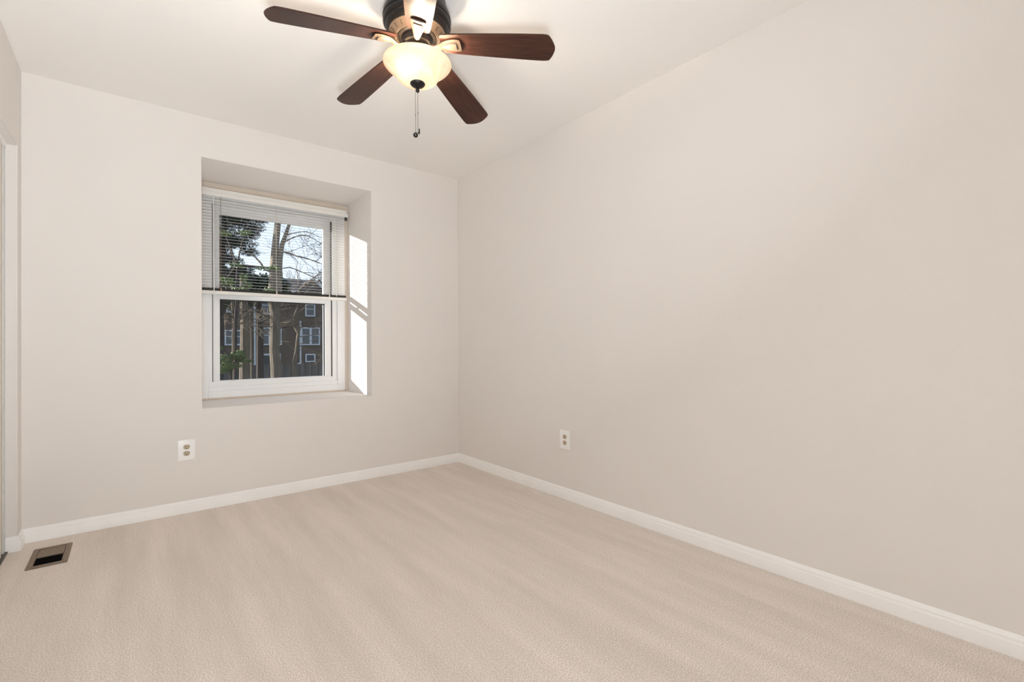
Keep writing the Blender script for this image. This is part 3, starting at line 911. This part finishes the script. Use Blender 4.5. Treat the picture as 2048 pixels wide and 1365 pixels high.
# --- bare trees
def grow(bm, p, d, r, L, depth, rnd, spread=0.55, up=0.15, nseg=4, kids=(2, 3), twig=0.004):
    pts = [p]; rad = [r]
    q = p.copy(); dd = d.normalized()
    for k in range(nseg):
        dd = (dd + Vector((rnd.gauss(0, 0.13), rnd.gauss(0, 0.13), rnd.gauss(0, 0.10) + up * 0.15))).normalized()
        q = q + dd * (L / nseg)
        pts.append(q.copy()); rad.append(max(twig, r * (1 - 0.55 * (k + 1) / nseg)))
    add_tube(bm, pts, rad, 6 if r > 0.02 else 4, cap=False)
    if depth <= 0: return
    for k in range(rnd.randint(*kids)):
        t = rnd.uniform(0.35, 1.0)
        i = min(nseg, max(1, int(round(t * nseg))))
        ax = Vector((rnd.gauss(0, 1), rnd.gauss(0, 1), rnd.gauss(0, 0.8)))
        nd = (dd + ax.normalized() * spread * rnd.uniform(0.7, 1.6) + Vector((0, 0, up * 0.3))).normalized()
        grow(bm, pts[i], nd, max(twig, rad[i] * 0.62), L * rnd.uniform(0.55, 0.8), depth - 1, rnd, spread, up, nseg, kids, twig)


def bare_tree(name, label, trunk_lists, limbs, seed, bark, ground_pt, group=None, twig=0.0075, kids=(2, 3), twig_mat=None):
    """trunk_lists: [(points, radii)], limbs: [(start, direction, radius, length, depth)]"""
    rnd = random.Random(seed)
    t = empty(name, ground_pt); tag(t, label, 'tree', group)
    off = Vector(ground_pt)
    for i, (pts, rad) in enumerate(trunk_lists):
        bm = bmesh.new(); add_tube(bm, [Vector(p) - off for p in pts], rad, 10)
        link('trunk' if i == 0 else 'limb', bm, bark, t, smooth=True)
    bm = bmesh.new()
    for s, d, r, L, dep in limbs:
        grow(bm, Vector(s) - off, Vector(d), r, L, dep, rnd, twig=twig, kids=kids)
    link('branches', bm, twig_mat or M['twig'], t, smooth='all')
    return t

# the big forked trunk in the middle of the view
Y1 = 14.0
P = lambda px, py, y=Y1: at(px, py, y)
b0 = P(553, 757); b0 = Vector((b0.x, Y1, GZ))
t1 = [b0, P(552, 740), P(549, 700), P(549.5, 660), P(550.5, 630), P(547, 612), P(543.5, 590), P(546, 555), P(548.5, 515), P(553, 470), P(558, 425), P(563, 380)]
r1 = [0.19, 0.165, 0.155, 0.15, 0.155, 0.15, 0.125, 0.12, 0.115, 0.105, 0.09, 0.07]
t2 = [P(552, 628), P(558, 585, Y1 - 0.1), P(559, 545, Y1 - 0.1), P(560, 520, Y1 - 0.1), P(564, 490, Y1 - 0.1), P(572, 468, Y1 - 0.1), P(580, 445, Y1 - 0.1), P(590, 420, Y1 - 0.1)]
r2 = [0.11, 0.095, 0.085, 0.08, 0.075, 0.06, 0.05, 0.04]
def seg(a, b): return (b - a)
limbs = []
def limb(pa, pb, r, L, dep, y=Y1, y2=None):
    a = P(*pa, y); b = P(*pb, y2 or y)
    limbs.append((a, b - a, r, L, dep))
bare_tree('bare_tree', 'large forked bare tree standing in the centre of the window view',
          [(t1, r1), (t2, r2),
           ([P(567, 485, 13.9), P(585, 476, 13.9), P(600, 471, 13.9), P(616, 472, 13.9), P(628, 478, 13.9), P(645, 490, 13.9)], [0.025, 0.022, 0.018, 0.016, 0.012, 0.008]),
           ([P(561, 502, 13.9), P(575, 506, 13.9), P(595, 513, 13.9), P(613, 517, 13.9), P(630, 523, 13.9), P(650, 531, 13.9)], [0.03, 0.026, 0.024, 0.022, 0.018, 0.012]),
           ([P(575, 470, 13.9), P(590, 466, 13.9), P(612, 463, 13.9), P(630, 470, 13.9), P(648, 478, 13.9)], [0.018, 0.015, 0.013, 0.01, 0.006]),
           ([P(545, 545), P(530, 540), P(521, 526), P(508, 512), P(495, 505)], [0.03, 0.03, 0.032, 0.025, 0.012]),
           ([P(557, 538, 13.9), P(580, 535, 13.9), P(605, 545, 13.9), P(630, 556, 13.9), P(655, 570, 13.9)], [0.022, 0.018, 0.016, 0.012, 0.008])],
          [(P(575, 505, 13.9), P(610, 500, 13.9) - P(575, 505, 13.9), 0.010, 1.1, 3), (P(600, 514, 13.9), P(630, 545, 13.9) - P(600, 514, 13.9), 0.010, 1.0, 3),
           (P(600, 472, 13.9), P(620, 500, 13.9) - P(600, 472, 13.9), 0.009, 1.0, 3), (P(618, 472, 13.9), P(640, 452, 13.9) - P(618, 472, 13.9), 0.008, 1.0, 3),
           (P(580, 445, 13.9), P(610, 430, 13.9) - P(580, 445, 13.9), 0.015, 1.3, 3), (P(630, 523, 13.9), P(650, 510, 13.9) - P(630, 523, 13.9), 0.010, 1.0, 3),
           (P(590, 536, 13.9), P(610, 575, 13.9) - P(590, 536, 13.9), 0.010, 0.9, 3), (P(605, 545, 13.9), P(640, 545, 13.9) - P(605, 545, 13.9), 0.009, 1.0, 3),
           (P(548, 640), P(520, 625) - P(548, 640), 0.02, 0.9, 3), (P(551, 660), P(590, 650) - P(551, 660), 0.018, 0.9, 3),
           (P(549, 665), P(525, 650) - P(549, 665), 0.015, 0.7, 3), (P(548, 655), P(520, 645) - P(548, 655), 0.012, 0.8, 4), (P(545, 600), P(520, 610) - P(545, 600), 0.014, 0.8, 4), (P(551, 650), P(580, 640) - P(551, 650), 0.012, 0.8, 4), (P(552, 615), P(585, 612) - P(552, 615), 0.018, 0.9, 3)],
          11, M['bark'], b0, twig=0.0055, twig_mat=M['bark_dark'])  # branches coloured dark to look backlit against the sky
# the twisted small tree on the right
Y4 = 17.0
Q = lambda px, py, y=Y4: at(px, py, y)
b4 = Q(592, 745); b4 = Vector((b4.x, Y4, GZ))
bare_tree('bare_tree', 'small crooked bare tree with a bent pale trunk at the right of the window view',
          [([b4, Q(589, 725), Q(592.5, 705), Q(594, 690), Q(595.5, 675), Q(597, 668), Q(591, 655), Q(587.5, 648), Q(588.5, 635), Q(591.5, 625), Q(595, 616), Q(597, 600), Q(598, 570)],
            [0.11, 0.08, 0.065, 0.06, 0.06, 0.065, 0.065, 0.055, 0.045, 0.04, 0.035, 0.028, 0.02]),
           ([Q(598, 668), Q(600, 655), Q(596, 645), Q(588, 637), Q(580, 627)], [0.03, 0.03, 0.03, 0.022, 0.01])],
          [(Q(591, 630), Q(620, 600) - Q(591, 630), 0.02, 1.5, 4), (Q(596, 612), Q(580, 580) - Q(596, 612), 0.02, 0.8, 3),
           (Q(597, 600), Q(625, 575) - Q(597, 600), 0.02, 1.5, 4), (Q(595, 675), Q(630, 668) - Q(595, 675), 0.018, 1.2, 4),
           (Q(594, 690), Q(625, 705) - Q(594, 690), 0.018, 1.2, 4), (Q(588, 650), Q(565, 655) - Q(588, 650), 0.018, 0.6, 3),
           (Q(597, 590), Q(600, 560) - Q(597, 590), 0.02, 1.4, 4), (Q(598, 575), Q(630, 545) - Q(598, 575), 0.02, 1.6, 4), (Q(598, 572), Q(640, 565) - Q(598, 572), 0.02, 1.5, 4), (Q(595, 660), Q(640, 640) - Q(595, 660), 0.015, 1.3, 4), (Q(592, 700), Q(640, 700) - Q(592, 700), 0.012, 1.2, 4), (Q(594, 690), Q(640, 680) - Q(594, 690), 0.014, 1.4, 3), (Q(590, 700), Q(575, 690) - Q(590, 700), 0.012, 0.8, 3)],
          23, M['bark'], b4, twig=0.0042, kids=(3, 4), twig_mat=M['twig_brown'])
# two straight trunks on the left
Y2 = 18.0
S = lambda px, py, y=Y2: at(px, py, y)
b2 = S(468, 745); b2 = Vector((b2.x, Y2, GZ))
bare_tree('bare_tree', 'slender bare tree with a pale trunk at the left of the window view',
          [([b2, S(468, 735), S(467.5, 700), S(467, 670), S(468, 645), S(467.5, 630), S(465, 610), S(464, 590), S(463, 540), S(462, 480)], [0.09, 0.08, 0.065, 0.062, 0.06, 0.062, 0.055, 0.05, 0.045, 0.035])],
          [(S(468, 640), S(485, 628) - S(468, 640), 0.018, 0.8, 3), (S(467, 650), S(450, 640) - S(467, 650), 0.018, 0.9, 3), (S(468, 645), S(490, 650) - S(468, 645), 0.012, 0.8, 3),
           (S(467, 680), S(447, 672) - S(467, 680), 0.012, 0.8, 3), (S(466, 615), S(446, 605) - S(466, 615), 0.014, 0.8, 3)], 31, M['bark'], b2)
Y3 = 20.0
S3 = lambda px, py: at(px, py, Y3)
b3 = S3(490, 748); b3 = Vector((b3.x, Y3, GZ))
bare_tree('bare_tree', 'straight thick bare trunk left of the large forked tree',
          [([b3, S3(490, 735), S3(490, 690), S3(490, 655), S3(489.5, 630), S3(488, 610), S3(487, 585), S3(486, 530)], [0.26, 0.22, 0.19, 0.18, 0.18, 0.16, 0.15, 0.12])],
          [(S3(490, 655), S3(510, 650) - S3(490, 655), 0.018, 1.0, 3), (S3(490, 640), S3(515, 625) - S3(490, 640), 0.018, 1.0, 3), (S3(489, 620), S3(470, 610) - S3(489, 620), 0.018, 1.0, 3)], 37, M['bark'], b3)
b5 = at(504, 742, 19.0); b5 = Vector((b5.x, 19.0, GZ))
bare_tree('bare_tree', 'thin bare sapling beside the straight thick trunk',
          [([b5, at(503.5, 715, 19), at(503, 690, 19), at(502.5, 660, 19), at(501, 648, 19), at(500, 635, 19), at(501, 615, 19)], [0.05, 0.045, 0.035, 0.032, 0.028, 0.02, 0.01])],
          [(at(502, 662, 19), at(520, 668, 19) - at(502, 662, 19), 0.012, 0.8, 3), (at(502, 650, 19), at(520, 645, 19) - at(502, 650, 19), 0.012, 0.8, 3), (at(502, 665, 19), at(490, 660, 19) - at(502, 665, 19), 0.010, 0.6, 3)],
          41, M['bark'], b5)

# --- evergreens
def leafy(name, label, cat, base, trunk, blobs, n, size, mat, seed, aspect=0.3, bark=M['bark_dark']):
    """trunk: (points, radii). blobs: (centre, (rx, ry, rz), weight)."""
    rnd = random.Random(seed)
    t = empty(name, base); tag(t, label, cat); off = Vector(base)
    if trunk:
        bm = bmesh.new(); add_tube(bm, [Vector(p) - off for p in trunk[0]], trunk[1], 8)
        for c_, r_, w_ in blobs:
            i = min(range(len(trunk[0])), key=lambda k: (Vector(trunk[0][k]) - Vector(c_)).length)
            add_tube(bm, [Vector(trunk[0][i]) - off, Vector(c_) - off], [0.03, 0.012], 5)
        link('trunk', bm, bark, t, smooth=True)
    bm = bmesh.new()
    tot = sum(w_ for _, _, w_ in blobs)
    for c_, r_, w_ in blobs:
        for k in range(int(n * w_ / tot)):
            d = Vector((rnd.gauss(0, 1), rnd.gauss(0, 1), rnd.gauss(0, 1))).normalized() * (rnd.random() ** 0.45)
            p = Vector(c_) - off + Vector((d.x * r_[0], d.y * r_[1], d.z * r_[2]))
            a = Vector((rnd.gauss(0, 1), rnd.gauss(0, 1), rnd.gauss(0, 0.7) - 0.25)).normalized() * size * rnd.uniform(0.6, 1.3)
            b = a.orthogonal().normalized(); b = Matrix.Rotation(rnd.uniform(0, 6.28), 3, a.normalized()) @ b
            b = b * a.length * aspect
            vs = [bm.verts.new(p + q) for q in (-a * 0.5, b * 0.5 - a * 0.05, a * 0.5, -b * 0.5 - a * 0.05)]
            bm.faces.new(vs)
    link('foliage', bm, mat, t)
    return t
YP = 15.5
E_ = lambda px, py, y=YP: at(px, py, y)
bp_ = E_(440, 700); bp_ = Vector((bp_.x, YP, GZ))
blobs = []  # leftmost clusters lie out of view, added to shade the forked trunk
rb = random.Random(3)
for (px, py, rx, rz, wt_) in ((440, 425, .7, .25, 2), (490, 425, .6, .22, 2), (535, 428, .3, .16, 1), (455, 455, .5, .2, 1.3), (505, 455, .35, .16, 1), (420, 470, .5, .3, 1.5),
                              (480, 487, .45, .15, 1.1), (455, 520, .4, .14, 1), (500, 505, .26, .12, .6), (485, 540, .3, .13, .7), (445, 560, .4, .2, 1.2), (420, 530, .4, .3, 1),
                              (520, 440, .25, .12, .6), (470, 590, .4, .2, 1), (415, 600, .4, .3, 1), (465, 482, .4, .16, 1.2), (470, 545, .35, .13, 1), (440, 500, .35, .2, 1.1), (472, 440, .4, .14, 1.1), (500, 470, .28, .13, .8), (515, 425, .4, .14, 1.1), (545, 424, .2, .10, .5), (385, 420, .6, .35, 1.6), (395, 480, .6, .35, 1.6), (370, 455, .6, .35, 1.4), (390, 535, .5, .25, 1.1), (360, 510, .5, .3, 1.1), (350, 400, .6, .4, 1.2)):
    cc = E_(px, py, YP + rb.uniform(-0.4, 0.6)); blobs.append((cc, (rx * 1.31, rx * 1.4, rz * 1.31), wt_))
leafy('evergreen_tree', 'dark evergreen tree filling the left side of the window view', 'tree', bp_,
      ([bp_, E_(441, 640), E_(443, 560), E_(446, 480), E_(450, 400)], [0.11, 0.10, 0.09, 0.08, 0.06]), blobs, 30000, 0.125, M['needle'], 7, 0.17)
YQ = 24.0
G_ = lambda px, py, y=YQ: at(px, py, y)
bq = G_(520, 720); bq = Vector((bq.x, YQ, GZ))
blobs = [(G_(px, py), (rx, rx, rz), w_) for px, py, rx, rz, w_ in ((455, 575, 1.1, .55, 2), (490, 568, 1.0, .5, 2), (525, 565, 1.0, .45, 2), (553, 572, .7, .45, 1.5), (510, 590, 1.3, .4, 2), (565, 588, .5, .35, .8), (470, 600, 1.2, .5, 1.5), (440, 550, .8, .5, 1))]
leafy('evergreen_tree', 'dark green spreading evergreen behind the large forked tree', 'tree', bq,
      ([bq, G_(520, 660), G_(518, 600), G_(515, 560)], [0.2, 0.17, 0.13, 0.08]), blobs, 9000, 0.20, M['leaf_dark'], 9, 0.45)
YH = 12.5
K_ = lambda px, py, y=YH: at(px, py, y)
bh = K_(470, 720); bh = Vector((bh.x, YH, GZ))
blobs = [(K_(px, py), (rx, rx, rz), w_) for px, py, rx, rz, w_ in ((475, 530, .28, .10, .6), (450, 562, .35, .15, 1), (487, 555, .14, .12, .5), (478, 580, .3, .12, 1), (445, 588, .3, .12, 1), (525, 538, .28, .05, .4), (548, 536, .2, .07, .5), (538, 582, .2, .10, .5), (495, 572, .16, .12, .4), (450, 468, .22, .06, .5), (488, 466, .25, .08, .5))]
leafy('holly_tree', 'sunlit yellow green leafy tree in front of the dark evergreens', 'tree', bh,
      ([bh, K_(471, 640), K_(474, 600), K_(474, 530)], [0.05, 0.045, 0.04, 0.02]), blobs, 1700, 0.075, M['leaf'], 13, 0.5)
YB = 9.0
U_ = lambda px, py, y=YB: at(px, py, y)
bb = U_(460, 745); bb = Vector((bb.x, YB, GZ))
blobs = [(U_(px, py), (rx, rx, rz), w_) for px, py, rx, rz, w_ in ((450, 718, .22, .12, 1), (475, 712, .2, .09, 1), (488, 722, .16, .05, .6), (447, 738, .2, .1, .8), (466, 732, .2, .08, .8), (497, 722, .12, .02, .3), (440, 697, .08, .05, .3), (480, 706, .1, .06, .4))]
leafy('evergreen_shrub', 'soft green shrub at the lower left of the window view', 'shrub', bb,
      ([bb, U_(462, 745), U_(464, 715)], [0.04, 0.03, 0.012]), blobs, 2600, 0.06, M['leaf'], 17, 0.4)
